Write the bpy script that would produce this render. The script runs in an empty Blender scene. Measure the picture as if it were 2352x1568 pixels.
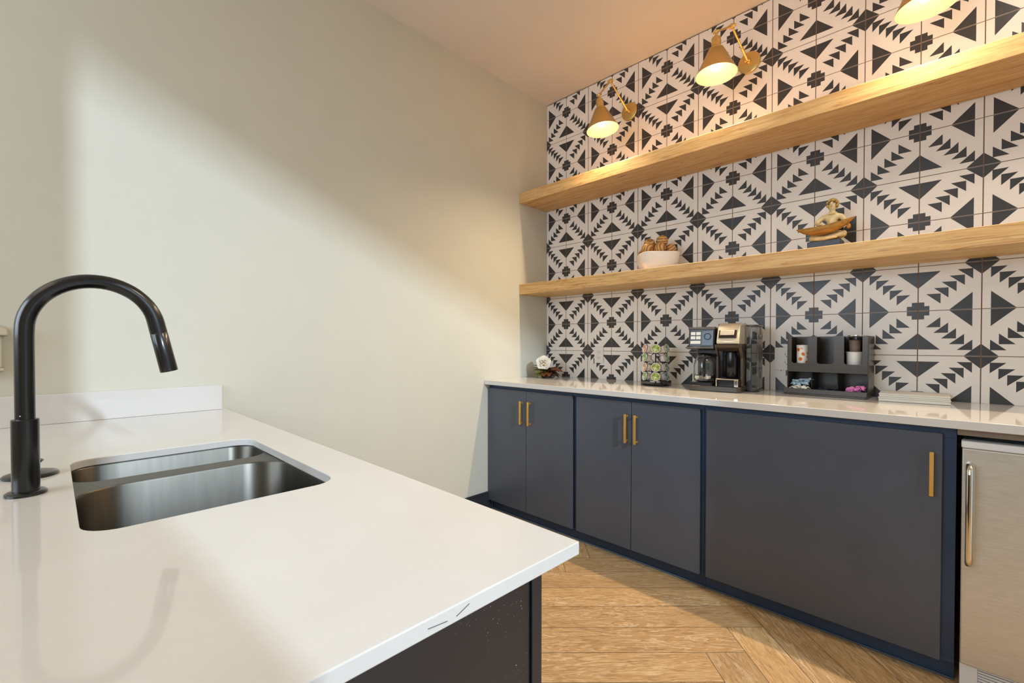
import bpy, bmesh, math, random
from mathutils import Vector, Matrix, Euler
R = math.radians
PI = math.pi
rnd = random.Random(7)
COL = bpy.context.scene.collection

# ------------------------------------------------------------------ materials
def srgb(r, g, b):
    f = lambda c: (c/255/12.92) if c/255 <= .04045 else ((c/255+.055)/1.055)**2.4
    return (f(r), f(g), f(b), 1)

class NT:
    def __init__(s, name):
        s.m = bpy.data.materials.new(name); s.m.use_nodes = True
        s.t = s.m.node_tree; s.t.nodes.clear()
        s.out = s.n('ShaderNodeOutputMaterial'); s.p = s.n('ShaderNodeBsdfPrincipled')
        s.l(s.p.outputs[0], s.out.inputs[0])
    def n(s, ty, **k):
        x = s.t.nodes.new(ty)
        for a, b in k.items(): setattr(x, a, b)
        return x
    def l(s, a, b): s.t.links.new(a, b)
    def val(s, x, v):
        if hasattr(v, 'is_output') or isinstance(v, bpy.types.NodeSocket): s.l(v, x)
        else: x.default_value = v
    def math(s, op, a, b=0.0, c=0.0):
        x = s.n('ShaderNodeMath', operation=op)
        s.val(x.inputs[0], a); s.val(x.inputs[1], b); s.val(x.inputs[2], c)
        return x.outputs[0]
    def coords(s, kind='Object', scale=(1, 1, 1), rot=(0, 0, 0)):
        tc = s.n('ShaderNodeTexCoord'); mp = s.n('ShaderNodeMapping')
        mp.inputs['Scale'].default_value = scale; mp.inputs['Rotation'].default_value = rot
        s.l(tc.outputs[kind], mp.inputs[0]); return mp.outputs[0]
    def noise(s, vec, scale, detail=3, rough=.5, dist=0):
        x = s.n('ShaderNodeTexNoise'); x.inputs['Scale'].default_value = scale
        x.inputs['Detail'].default_value = detail; x.inputs['Roughness'].default_value = rough
        x.inputs['Distortion'].default_value = dist
        s.l(vec, x.inputs['Vector']); return x.outputs['Fac']
    def ramp(s, fac, stops):
        x = s.n('ShaderNodeValToRGB'); s.l(fac, x.inputs[0])
        e = x.color_ramp.elements
        while len(e) < len(stops): e.new(.5)
        for i, (p, c) in enumerate(stops): e[i].position = p; e[i].color = c
        return x.outputs[0]
    def mix(s, fac, a, b, mode='MIX'):
        x = s.n('ShaderNodeMix', data_type='RGBA', blend_type=mode)
        s.val(x.inputs[0], fac); s.val(x.inputs[6], a); s.val(x.inputs[7], b)
        return x.outputs[2]
    def bump(s, h, strength=.2, dist=.001):
        x = s.n('ShaderNodeBump'); x.inputs['Strength'].default_value = strength
        x.inputs['Distance'].default_value = dist; s.l(h, x.inputs['Height'])
        s.l(x.outputs[0], s.p.inputs['Normal'])

def scol(c, k): return (min(1, c[0]*k), min(1, c[1]*k), min(1, c[2]*k), 1)

def simple(name, col, rough=.5, metal=0, var=.06, vscale=30, bump=0, bscale=200, coat=0, trans=0, ior=1.45, spec=.5, sheen=0, stretch=(1, 1, 1)):
    s = NT(name); v = s.coords('Object', stretch)
    f = s.noise(v, vscale, 4)
    s.l(s.ramp(f, [(.3, scol(col, 1-var)), (.7, scol(col, 1+var))]), s.p.inputs['Base Color'])
    s.p.inputs['Roughness'].default_value = rough; s.p.inputs['Metallic'].default_value = metal
    s.p.inputs['Coat Weight'].default_value = coat; s.p.inputs['Coat Roughness'].default_value = .1
    s.p.inputs['Transmission Weight'].default_value = trans; s.p.inputs['IOR'].default_value = ior
    s.p.inputs['Specular IOR Level'].default_value = spec
    s.p.inputs['Sheen Weight'].default_value = sheen
    if bump: s.bump(s.noise(v, bscale, 3), bump)
    return s.m

def emis(name, col, st):
    s = NT(name); s.p.inputs['Base Color'].default_value = col
    s.p.inputs['Emission Color'].default_value = col; s.p.inputs['Emission Strength'].default_value = st
    return s.m

def brushed(name, col, rough, axis_scale, metal=1):
    s = NT(name); v = s.coords('Object', axis_scale)
    f = s.noise(v, 60, 4, .6)
    s.l(s.ramp(f, [(.3, scol(col, .9)), (.7, scol(col, 1.08))]), s.p.inputs['Base Color'])
    s.p.inputs['Metallic'].default_value = metal
    s.l(s.math('MULTIPLY_ADD', f, .16, rough-.08), s.p.inputs['Roughness'])
    s.bump(f, .06, .0005)
    return s.m

def shelf_wood(name):
    s = NT(name); v = s.coords('Object', (1.3, 14, 14))
    f1 = s.noise(v, 2.2, 6, .62, 1.2)
    v2 = s.coords('Object', (2.2, 90, 90)); f2 = s.noise(v2, 3, 3, .5, .3)
    v3 = s.coords('Object', (.9, 9, 16)); f3 = s.noise(v3, 3.1, 4, .6, 2.2)
    c = s.ramp(f1, [(.30, srgb(192, 140, 80)), (.44, srgb(218, 174, 110)), (.55, srgb(230, 192, 130)), (.75, srgb(238, 206, 148))])
    c = s.mix(s.math('MULTIPLY', f2, .5), c, srgb(186, 142, 92))
    st = s.ramp(f3, [(.60, (0, 0, 0, 1)), (.67, (1, 1, 1, 1))])
    c = s.mix(s.math('MULTIPLY', st, .62), c, srgb(150, 98, 58))
    for sc_, wd, k, col in (((.55, 16, 19), .022, .55, srgb(150, 104, 66)), ((1.1, 34, 41), .03, .35, srgb(168, 122, 80))):
        n4 = s.noise(s.coords('Object', sc_), 1.7, 2, .45, .9)
        rg = s.ramp(s.math('ABSOLUTE', s.math('SUBTRACT', n4, .5)), [(0, (1, 1, 1, 1)), (wd, (0, 0, 0, 1))])
        c = s.mix(s.math('MULTIPLY', rg, k), c, col)
    s.l(c, s.p.inputs['Base Color']); s.p.inputs['Roughness'].default_value = .5
    s.bump(f2, .12, .0008)
    return s.m

def floor_wood(name):
    s = NT(name)
    uv = s.n('ShaderNodeUVMap'); uv.uv_map = 'UVMap'
    at = s.n('ShaderNodeAttribute'); at.attribute_name = 'plank'
    def mp(sc):
        m = s.n('ShaderNodeMapping'); m.inputs['Scale'].default_value = sc; s.l(uv.outputs[0], m.inputs[0]); return m.outputs[0]
    big = s.noise(mp((1.0, 7, 1)), 1.5, 5, .6, 2.6)
    w = s.math('SINE', s.math('MULTIPLY', big, 46))
    fine = s.noise(mp((5, 90, 1)), 4, 4, .6, .3)
    c = s.ramp(fine, [(.28, srgb(128, 90, 50)), (.5, srgb(190, 150, 98)), (.75, srgb(214, 178, 124))])
    cat = s.noise(mp((.8, 3, 1)), 1.6, 2, .5)
    amt = s.math('MULTIPLY', s.ramp(w, [(.35, (0, 0, 0, 1)), (.95, (1, 1, 1, 1))]), s.ramp(cat, [(.42, (.25, .25, .25, 1)), (.58, (.9, .9, .9, 1))]))
    c = s.mix(amt, c, srgb(226, 198, 154))
    n5 = s.noise(mp((1.3, 11, 1)), 1.9, 3, .5, 1.4)
    rg = s.ramp(s.math('ABSOLUTE', s.math('SUBTRACT', n5, .5)), [(0, (1, 1, 1, 1)), (.03, (0, 0, 0, 1))])
    c = s.mix(s.math('MULTIPLY', rg, .5), c, srgb(116, 80, 44))
    pores = s.noise(mp((14, 160, 1)), 6, 2, .5)
    c = s.mix(s.ramp(pores, [(.62, (0, 0, 0, 1)), (.72, (.6, .6, .6, 1))]), c, srgb(124, 92, 56))
    c = s.mix(.55, c, s.mix(at.outputs['Fac'], srgb(160, 124, 84), srgb(226, 194, 150)), 'MULTIPLY')
    g = s.n('ShaderNodeGamma'); s.l(c, g.inputs[0]); g.inputs[1].default_value = .74
    s.l(g.outputs[0], s.p.inputs['Base Color'])
    s.p.inputs['Roughness'].default_value = .38
    s.bump(fine, .15, .0006)
    return s.m

M = {}
def mats():
    M['wall'] = simple('wall_paint', srgb(206, 204, 190), .62, var=.012, vscale=6, bump=.05, bscale=260)
    M['ceiling'] = simple('ceiling_paint', srgb(222, 213, 203), .75, var=.012, vscale=5, bump=.05, bscale=260)
    M['base'] = simple('baseboard_paint', srgb(48, 50, 56), .4, var=.08)
    M['tile_w'] = simple('tile_white', srgb(236, 230, 224), .32, var=.035, vscale=9, bump=.03, bscale=60)
    M['tile_b'] = simple('tile_black', srgb(58, 58, 60), .34, var=.12, vscale=12)
    M['grout'] = simple('grout', srgb(128, 106, 90), .85, var=.1, vscale=60)
    s = NT('quartz'); v = s.coords('Object'); f = s.noise(v, 3, 5, .6, 1.5); f2 = s.noise(v, 420, 2)
    c = s.ramp(f, [(.3, srgb(212, 210, 206)), (.7, srgb(216, 214, 211))])
    c = s.mix(s.ramp(f2, [(.70, (0, 0, 0, 1)), (.78, (.25, .25, .25, 1))]), c, srgb(186, 182, 176))
    s.l(c, s.p.inputs['Base Color']); s.p.inputs['Roughness'].default_value = .06
    s.p.inputs['Specular IOR Level'].default_value = .62
    M['quartz'] = s.m
    M['scuff'] = simple('scuff_mark', srgb(112, 108, 98), .6)
    M['navy'] = simple('navy_paint', srgb(80, 85, 96), .34, var=.05, vscale=5, bump=.04, bscale=90, spec=.55)
    M['navy2'] = simple('navy_frame_paint', srgb(46, 66, 94), .36, var=.06, vscale=8)
    M['dark'] = simple('dark_cabinet_paint', srgb(36, 36, 40), .34, var=.1, vscale=7, bump=.04)
    s = NT('chipped_dark_paint'); v = s.coords('Object'); n1 = s.noise(v, 420, 1, .5); n2 = s.noise(v, 7, 2)
    msk = s.math('MULTIPLY', s.ramp(n1, [(.735, (0, 0, 0, 1)), (.75, (1, 1, 1, 1))]), s.ramp(n2, [(.5, (0, 0, 0, 1)), (.56, (1, 1, 1, 1))]))
    s.l(s.mix(msk, srgb(36, 36, 40), srgb(190, 188, 182)), s.p.inputs['Base Color']); s.p.inputs['Roughness'].default_value = .34; M['dark_chip'] = s.m
    M['chip'] = simple('bare_chip', srgb(190, 188, 182), .7)
    M['void'] = simple('dark_void', srgb(14, 14, 16), .8)
    M['shelf'] = shelf_wood('maple_shelf')
    M['floor'] = floor_wood('oak_plank')
    M['gap'] = simple('plank_gap', srgb(92, 70, 48), .8)
    M['brass'] = simple('brushed_brass', srgb(222, 190, 122), .30, 1, var=.05, vscale=12)
    M['brass_d'] = simple('handle_brass', srgb(222, 172, 84), .36, .6, var=.04, vscale=12)
    M['shade_in'] = simple('shade_lining', srgb(250, 236, 205), .5, var=.01)
    M['bulb'] = emis('lit_bulb', (1, .84, .60, 1), 8)
    M['black_m'] = simple('matte_black_metal', srgb(17, 17, 20), .27, 0, var=.05, coat=.5, spec=.5)
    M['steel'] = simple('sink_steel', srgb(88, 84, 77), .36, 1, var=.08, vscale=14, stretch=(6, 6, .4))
    M['steel_f'] = brushed('fridge_steel', srgb(206, 203, 194), .36, (.5, .5, 6), metal=.55)
    M['chrome'] = simple('chrome', srgb(225, 220, 210), .12, 1, var=.02)
    M['white_p'] = simple('white_plastic', srgb(232, 233, 234), .35, var=.02)
    M['beige_p'] = simple('beige_plastic', srgb(200, 192, 170), .5, var=.02)
    M['black_p'] = simple('black_plastic', srgb(20, 20, 22), .2, var=.1)
    M['brown_p'] = simple('smoked_brown_plastic', srgb(70, 64, 58), .25, var=.08)
    M['bronze'] = simple('bronze_plastic', srgb(74, 62, 52), .25, .4, var=.08)
    M['champ'] = simple('champagne_metal', srgb(240, 232, 210), .28, .55, var=.02)
    M['blue_lcd'] = simple('dark_blue_display', srgb(30, 52, 70), .2, var=.15, vscale=20, coat=.2)
    s = NT('clear_glass'); v = s.coords(); s.l(s.ramp(s.noise(v, 8), [(.2, (.93, .96, .97, 1)), (.8, (1, 1, 1, 1))]), s.p.inputs['Base Color'])
    s.p.inputs['Transmission Weight'].default_value = 1; s.p.inputs['Roughness'].default_value = .01; s.p.inputs['IOR'].default_value = 1.45
    M['glass'] = s.m
    M['tank'] = simple('smoked_tank', srgb(205, 208, 210), .03, trans=.96, var=.004, ior=1.15)
    M['coffee'] = simple('dark_coffee', srgb(30, 16, 10), .1)
    M['por'] = simple('white_porcelain', srgb(236, 230, 222), .25, var=.015, coat=.3)
    s = NT('striped_wood_ball'); v = s.coords('Object', (1, 1, 1))
    w = s.n('ShaderNodeTexWave'); w.inputs['Scale'].default_value = 20; w.inputs['Distortion'].default_value = 3; w.inputs['Detail'].default_value = 3; s.l(v, w.inputs[0])
    s.l(s.ramp(w.outputs['Fac'], [(.05, srgb(148, 98, 48)), (.35, srgb(186, 130, 70)), (.9, srgb(214, 166, 98))]), s.p.inputs['Base Color'])
    s.p.inputs['Roughness'].default_value = .38; s.bump(w.outputs['Fac'], .2, .001); M['ball'] = s.m
    M['gold'] = simple('aged_gold', srgb(214, 178, 108), .42, .35, var=.22, vscale=40, bump=.3, bscale=120)
    M['gold_l'] = simple('pale_gilt', srgb(232, 208, 156), .5, .15, var=.18, vscale=40, bump=.3, bscale=120)
    M['hair'] = simple('gilt_curls', srgb(196, 162, 92), .5, .3, var=.3, vscale=60, bump=.8, bscale=240)
    M['boatm'] = simple('carved_wood_gilt', srgb(172, 126, 58), .45, .3, var=.3, vscale=25, bump=.5, bscale=60, stretch=(1, 5, 5))
    M['blk_base'] = simple('black_plinth', srgb(38, 42, 52), .3, var=.1)
    M['petal'] = simple('ivory_petal', srgb(242, 234, 218), .5, var=.05, vscale=20, sheen=.2)
    M['cone'] = simple('yellow_brown_stamen', srgb(190, 130, 50), .7, var=.3, vscale=150)
    M['leaf_g'] = simple('olive_leaf', srgb(110, 112, 52), .4, var=.3, vscale=22)
    M['leaf_b'] = simple('russet_leaf', srgb(128, 72, 38), .45, var=.35, vscale=22)
    M['leaf_d'] = simple('dark_leaf', srgb(70, 42, 30), .45, var=.3, vscale=22)
    M['wire'] = simple('black_wire', srgb(24, 22, 22), .35, .5)
    M['pod_w'] = simple('pod_white', srgb(236, 226, 222), .35, var=.02)
    def lid(name, a, b):
        s = NT(name); v = s.coords('Object'); f = s.noise(v, 55, 3, .6, .6)
        s.l(s.ramp(f, [(.36, a), (.48, b), (.6, srgb(238, 240, 214))]), s.p.inputs['Base Color'])
        s.p.inputs['Roughness'].default_value = .3; return s.m
    M['lid_lime'] = lid('lime_pod_lid', srgb(92, 138, 36), srgb(160, 178, 64))
    M['lid_green'] = lid('green_pod_lid', srgb(30, 110, 40), srgb(110, 180, 90))
    M['lid_red'] = lid('red_pod_lid', srgb(176, 84, 66), srgb(220, 150, 130))
    M['lid_grey'] = lid('grey_pod_lid', srgb(70, 110, 90), srgb(140, 170, 140))
    M['lid_blue'] = lid('blue_pod_lid', srgb(50, 90, 110), srgb(120, 160, 170))
    s = NT('orange_print_paper'); v = s.coords('Object'); vo = s.n('ShaderNodeTexVoronoi'); vo.inputs['Scale'].default_value = 46; s.l(v, vo.inputs['Vector'])
    f = s.noise(v, 60, 2); mm = s.math('ADD', vo.outputs['Distance'], s.math('MULTIPLY', f, .5))
    s.l(s.ramp(mm, [(.56, srgb(222, 104, 34)), (.66, srgb(240, 150, 80)), (.72, srgb(240, 236, 230))]), s.p.inputs['Base Color']); s.p.inputs['Roughness'].default_value = .5; M['orange'] = s.m
    M['paper'] = simple('white_paper', srgb(234, 234, 230), .6, var=.02)
    M['kraft'] = simple('grey_brown_paper', srgb(132, 116, 102), .65, var=.06)
    M['pk_blue'] = simple('pale_blue_packet', srgb(170, 196, 214), .55, var=.12, vscale=60)
    M['pk_white'] = simple('white_packet', srgb(236, 232, 222), .55, var=.04)
    M['pk_pink'] = simple('pink_packet', srgb(228, 140, 200), .55, var=.2, vscale=90)
    M['pk_navy'] = simple('navy_packet', srgb(30, 34, 62), .5, var=.2)
    M['box_w'] = simple('white_board', srgb(222, 219, 210), .5, var=.02)
    M['outlet'] = simple('outlet_plastic', srgb(232, 228, 222), .35, var=.01)
    M['bead'] = simple('caulk_bead', srgb(84, 98, 114), .5)
mats()

# ------------------------------------------------------------------ mesh builder
class MB:
    def __init__(s): s.bm = bmesh.new(); s.mi = 0
    def face(s, pts, mi=None):
        f = s.bm.faces.new([s.bm.verts.new(p) for p in pts]); f.material_index = s.mi if mi is None else mi; return f
    def grid(s, rings, closed=True, cap0=False, cap1=False, mi=None):
        mi = s.mi if mi is None else mi
        vs = [[s.bm.verts.new(p) for p in r] for r in rings]
        n = len(vs[0])
        for i in range(len(vs)-1):
            for j in range(n if closed else n-1):
                a, b, c, d = vs[i][j], vs[i][(j+1) % n], vs[i+1][(j+1) % n], vs[i+1][j]
                f = s.bm.faces.new((a, b, c, d)); f.material_index = mi
        if cap0: f = s.bm.faces.new(vs[0][::-1]); f.material_index = mi
        if cap1: f = s.bm.faces.new(vs[-1]); f.material_index = mi
        return vs
    def box(s, a, b, mat=None, mi=None):
        x0, y0, z0 = a; x1, y1, z1 = b
        P = [(x0, y0, z0), (x1, y0, z0), (x1, y1, z0), (x0, y1, z0), (x0, y0, z1), (x1, y0, z1), (x1, y1, z1), (x0, y1, z1)]
        if mat: P = [mat @ Vector(p) for p in P]
        v = [s.bm.verts.new(p) for p in P]
        for q in ((0, 3, 2, 1), (4, 5, 6, 7), (0, 1, 5, 4), (1, 2, 6, 5), (2, 3, 7, 6), (3, 0, 4, 7)):
            f = s.bm.faces.new([v[i] for i in q]); f.material_index = s.mi if mi is None else mi
        return s
    def prism(s, poly, z0, z1, mat=None, mi=None):   # poly in xy
        r0 = [Vector((x, y, z0)) for x, y in poly]; r1 = [Vector((x, y, z1)) for x, y in poly]
        if mat: r0 = [mat @ p for p in r0]; r1 = [mat @ p for p in r1]
        s.grid([r0, r1], True, True, True, mi); return s
    def lathe(s, prof, c=(0, 0, 0), axis=(0, 0, 1), n=32, mi=None, cap=False):
        ax = Vector(axis).normalized(); q = Vector((0, 0, 1)).rotation_difference(ax); c = Vector(c)
        rings = [[c + q @ Vector((r*math.cos(2*PI*j/n), r*math.sin(2*PI*j/n), z)) for j in range(n)] for r, z in prof]
        s.grid(rings, True, cap, cap, mi); return s
    def cyl(s, p0, p1, r0, r1=None, n=24, mi=None):
        p0 = Vector(p0); p1 = Vector(p1); r1 = r0 if r1 is None else r1
        s.lathe([(r0, 0), (r1, (p1-p0).length)], p0, p1-p0, n, mi, True); return s
    def tube(s, path, r, n=16, mi=None, cap=True, closed=False):
        path = [Vector(p) for p in path]; m = len(path); rings = []; up = None
        for i, p in enumerate(path):
            if closed: t = path[(i+1) % m]-path[i-1]
            else: t = path[min(i+1, m-1)]-path[max(i-1, 0)]
            t.normalize()
            if up is None:
                up = Vector((0, 0, 1)) if abs(t.z) < .9 else Vector((1, 0, 0))
            u = (up-t*up.dot(t)).normalized(); up = u; w = t.cross(u)
            rr = r[i] if isinstance(r, (list, tuple)) else r
            rings.append([p+u*rr*math.cos(2*PI*j/n)+w*rr*math.sin(2*PI*j/n) for j in range(n)])
        if closed: rings.append(rings[0]); s.grid(rings, True, False, False, mi); bmesh.ops.remove_doubles(s.bm, verts=s.bm.verts, dist=1e-6)
        else: s.grid(rings, True, cap, cap, mi)
        return s
    def ball(s, c, r, n=20, mi=None, sc=(1, 1, 1), rot=None):
        mt = Matrix.Translation(Vector(c)) @ (rot.to_matrix().to_4x4() if rot else Matrix()) @ Matrix.Diagonal((r*sc[0], r*sc[1], r*sc[2], 1))
        k = bmesh.ops.create_uvsphere(s.bm, u_segments=n, v_segments=max(6, n*2//3), radius=1, matrix=mt)
        for v in k['verts']:
            for f in v.link_faces: f.material_index = s.mi if mi is None else mi
        return s
    def build(s, name, mat, parent=None, loc=None, smooth=True, bevel=0, seg=2, recalc=True, sub=0, solid=0):
        if recalc: bmesh.ops.recalc_face_normals(s.bm, faces=s.bm.faces)
        me = bpy.data.meshes.new(name); o = bpy.data.objects.new(name, me); COL.objects.link(o)
        base = Matrix()
        if parent is not None:
            o.parent = parent; W = Matrix(); q = parent
            while q is not None:
                W = (Matrix.Translation(q.location) @ q.rotation_euler.to_matrix().to_4x4()) @ W; q = q.parent
            base = W.inverted()
        elif loc is not None:
            o.location = loc; base = Matrix.Translation(Vector(loc)).inverted()
        s.bm.transform(base); s.bm.to_mesh(me); s.bm.free()
        for m in (mat if isinstance(mat, (list, tuple)) else [mat]): me.materials.append(M[m])
        if smooth:
            me.polygons.foreach_set('use_smooth', [True]*len(me.polygons)); me.set_sharp_from_angle(angle=R(38))
        if solid:
            d = o.modifiers.new('thick', 'SOLIDIFY'); d.thickness = solid; d.offset = 0
        if bevel:
            b = o.modifiers.new('bevel', 'BEVEL'); b.width = bevel; b.segments = seg; b.limit_method = 'ANGLE'; b.angle_limit = R(40); b.harden_normals = False
        if sub:
            d = o.modifiers.new('sub', 'SUBSURF'); d.levels = sub; d.render_levels = sub
        return o

def tag(o, label, cat, group=None, kind=None):
    o['label'] = label; o['category'] = cat
    if group: o['group'] = group
    if kind: o['kind'] = kind
    return o
def thing(name, loc, label, cat, group=None, rz=0):
    o = bpy.data.objects.new(name, None); COL.objects.link(o); o.empty_display_size = .05
    o.location = loc; o.rotation_euler = (0, 0, rz); return tag(o, label, cat, group)
def struct(o): o['kind'] = 'structure'; return o
def box(name, a, b, mat, parent=None, bevel=0, **k):
    m = MB(); m.box(a, b)
    loc = None if parent else ((a[0]+b[0])/2, (a[1]+b[1])/2, a[2])
    return m.build(name, mat, parent, loc, bevel=bevel, **k)
def copy_tree(o, parent=None):
    c = o.copy(); COL.objects.link(c); c.parent = parent
    for ch in [x for x in bpy.data.objects if x.parent == o and x != c]:
        copy_tree(ch, c)
    return c
def rrect(x0, x1, y0, y1, r, n=8):
    pts = []
    for cx, cy, a in ((x1-r, y1-r, 0), (x0+r, y1-r, 90), (x0+r, y0+r, 180), (x1-r, y0+r, 270)):
        for i in range(n+1):
            t = R(a+90*i/n); pts.append((cx+r*math.cos(t), cy+r*math.sin(t)))
    return pts
def holed_plate(mb, outer, holes, z0, z1):
    bm = mb.bm
    for z in (z0, z1):
        edges = []
        for loop in [outer]+holes:
            vs = [bm.verts.new((x, y, z)) for x, y in loop]
            edges += [bm.edges.new((vs[i], vs[(i+1) % len(vs)])) for i in range(len(vs))]
        bmesh.ops.triangle_fill(bm, use_beauty=True, use_dissolve=False, edges=edges)
    for loop in [outer]+holes:
        n = len(loop)
        for i in range(n):
            a, b = loop[i], loop[(i+1) % n]
            mb.face([(a[0], a[1], z0), (b[0], b[1], z0), (b[0], b[1], z1), (a[0], a[1], z1)])
    bmesh.ops.remove_doubles(bm, verts=bm.verts, dist=1e-5)
def clip_bm(bm, co, no):
    bmesh.ops.bisect_plane(bm, geom=bm.verts[:]+bm.edges[:]+bm.faces[:], plane_co=co, plane_no=no, clear_outer=True)

# ------------------------------------------------------------------ camera
cam = bpy.data.cameras.new('camera'); co = bpy.data.objects.new('camera', cam); COL.objects.link(co)
cam.sensor_width = 36; cam.lens = 1045.4745*36/2352; cam.shift_y = 18.34/2352; cam.clip_start = .02
yaw, pitch, roll = -.7794, -.0129, .0007
fw = Vector((math.sin(yaw)*math.cos(pitch), math.cos(yaw)*math.cos(pitch), math.sin(pitch)))
rt = Vector((math.cos(yaw), -math.sin(yaw), 0)); up = rt.cross(fw)
r2 = rt*math.cos(roll)+up*math.sin(roll); u2 = -rt*math.sin(roll)+up*math.cos(roll)
co.matrix_world = Matrix.Translation((2.3722, -2.7975, 1.1701)) @ Matrix((r2, u2, -fw)).transposed().to_4x4()
bpy.context.scene.camera = co

# ------------------------------------------------------------------ room
H = 3.065; XR = 3.6; YF = -5.2
struct(box('wall_left', (-.12, YF, 0), (0, .12, H), 'wall'))
struct(box('ceiling', (-.12, YF-.1, H), (XR+.1, .12, H+.1), 'ceiling'))
struct(box('wall_front', (0, YF-.1, 0), (XR, YF, H), 'wall'))
# unseen right wall; opening invented to shape the daylight patch on wall_left
m = MB()
hole = [(-2.567, .02), (-2.567, 2.642), (-1.487, 2.198), (-1.487, .02)]
outer = [(YF, 0), (0, 0), (0, H), (YF, H)]
holed_plate(m, outer, [hole], 0, .1)
mt = Matrix(((0, 0, 1, XR), (1, 0, 0, 0), (0, 1, 0, 0), (0, 0, 0, 1)))
m.bm.transform(mt)
struct(m.build('wall_right', 'wall', smooth=False))

# floor: six inch planks four feet long laid in herringbone at 45 degrees
W = .1524; LN = 8*W; b0 = -1.948; R0 = .598
m = MB(); uvl = m.bm.loops.layers.uv.new('UVMap'); att = m.bm.faces.layers.float.new('plank')
s2 = math.sqrt(.5)
def world(a, b): return ((a-b)*s2, (a+b)*s2, 0)
g = .0012
for i in range(-34, 40):
    for j in range(-4, 5):
        oa, ob = i*W+j*LN, i*W-j*LN
        for kind in (0, 1):
            if kind == 0: A0, A1, B0, B1 = R0-LN+oa, R0+oa, b0+ob, b0+W+ob
            else: A0, A1, B0, B1 = R0+oa, R0+W+oa, b0+W-LN+ob, b0+W+ob
            cx, cy, _ = world((A0+A1)/2, (B0+B1)/2)
            if not (-1 < cx < XR+1 and YF-1 < cy < 1): continue
            q = [(A0+g, B0+g), (A1-g, B0+g), (A1-g, B1-g), (A0+g, B1-g)]
            f = m.face([world(*p) for p in q]); ou, ov = rnd.random()*40, rnd.random()*40; f[att] = rnd.random()
            for lp, p in zip(f.loops, q):
                lp[uvl].uv = (p[0]-A0+ou, p[1]-B0+ov) if kind == 0 else (p[1]-B0+ou, p[0]-A0+ov)
for c_, n_ in (((0, 0, 0), (-1, 0, 0)), ((XR, 0, 0), (1, 0, 0)), ((0, 0, 0), (0, 1, 0)), ((0, YF, 0), (0, -1, 0))): clip_bm(m.bm, c_, n_)
m.box((0, YF, -.1), (XR, 0, -.0006), mi=1)
struct(m.build('floor', ['floor', 'gap'], smooth=False, recalc=False))

# tiled wall: every tile is a raised quad with its black glaze pieces, joints left open to the grout
P = .2032; XO = -.0075; ZO = .914
def cclip(poly, lo, hi):
    for ax in (0, 1):
        for sgn, lim in ((1, lo), (-1, hi)):
            out = []
            for i in range(len(poly)):
                a, b = poly[i-1], poly[i]
                da, db = sgn*(a[ax]-lim), sgn*(b[ax]-lim)
                if da*db < 0:
                    t = da/(da-db); out.append((a[0]+(b[0]-a[0])*t, a[1]+(b[1]-a[1])*t))
                if db >= 0: out.append(b)
            poly = out
            if len(poly) < 3: return []
    return poly
motif = [[(0, 0), (.19, 0), (.19, .105), (0, .105)], [(0, .105), (.105, .105), (.105, .19), (0, .19)],
         [(.5, 0), (.865, 0), (.865, .368)], [(0, .5), (.368, .865), (0, .865)],
         [(1, .735), (1, 1), (.735, 1)]]
for i in range(5):
    c = .37+.125*i; motif.append([(c-.236, c), (c, c), (c, c-.222)])
m = MB()
m.box((0, 0, 0), (XR, .12, H), mi=2)
for k in range(0, 18):
    for j in range(-1, 11):
        x0, z0 = XO+k*P, ZO+j*P
        gx, gz = .010, .0075
        q = [(x0+P*gx, z0+P*gz), (x0+P-P*gx, z0+P*gz), (x0+P-P*gx, z0+P-P*gz), (x0+P*gx, z0+P-P*gz)]
        m.face([(x, -.0012, z) for x, z in q], 0)
        fx = k % 2 == 0; fz = j % 2 != 0        # cross centres at odd column, even row joints
        for pl in motif:
            pl = cclip(pl, .010, .990)
            if not pl: continue
            pts = []
            for p_, q_ in pl:
                X = x0+P*(1-p_ if fx else p_); Z = z0+P*(1-q_ if fz else q_)
                pts.append((X, -.0015, Z))
            m.face(pts, 1)
clip_bm(m.bm, (.0015, 0, 0), (-1, 0, 0)); clip_bm(m.bm, (XR, 0, 0), (1, 0, 0)); clip_bm(m.bm, (0, 0, H-.006), (0, 0, 1)); clip_bm(m.bm, (0, 0, 0), (0, 0, -1))
for f in m.bm.faces:
    f.normal_update()
    if f.material_index < 2 and f.normal.y > 0: f.normal_flip()
wb = m.build('wall_back', ['tile_w', 'tile_b', 'grout'], smooth=False, recalc=False)
struct(wb)
# baseboard
m = MB(); m.box((.0005, -2.24, 0), (.013, -.646, .115)); m.box((.0005, -2.24, .115), (.009, -.646, .13)); m.box((.0005, -.646, 0), (.003, -.60, .066)); m.box((.013, -2.24, 0), (.026, -.646, .02))
struct(m.build('baseboard_left', 'base', bevel=.002))

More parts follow.
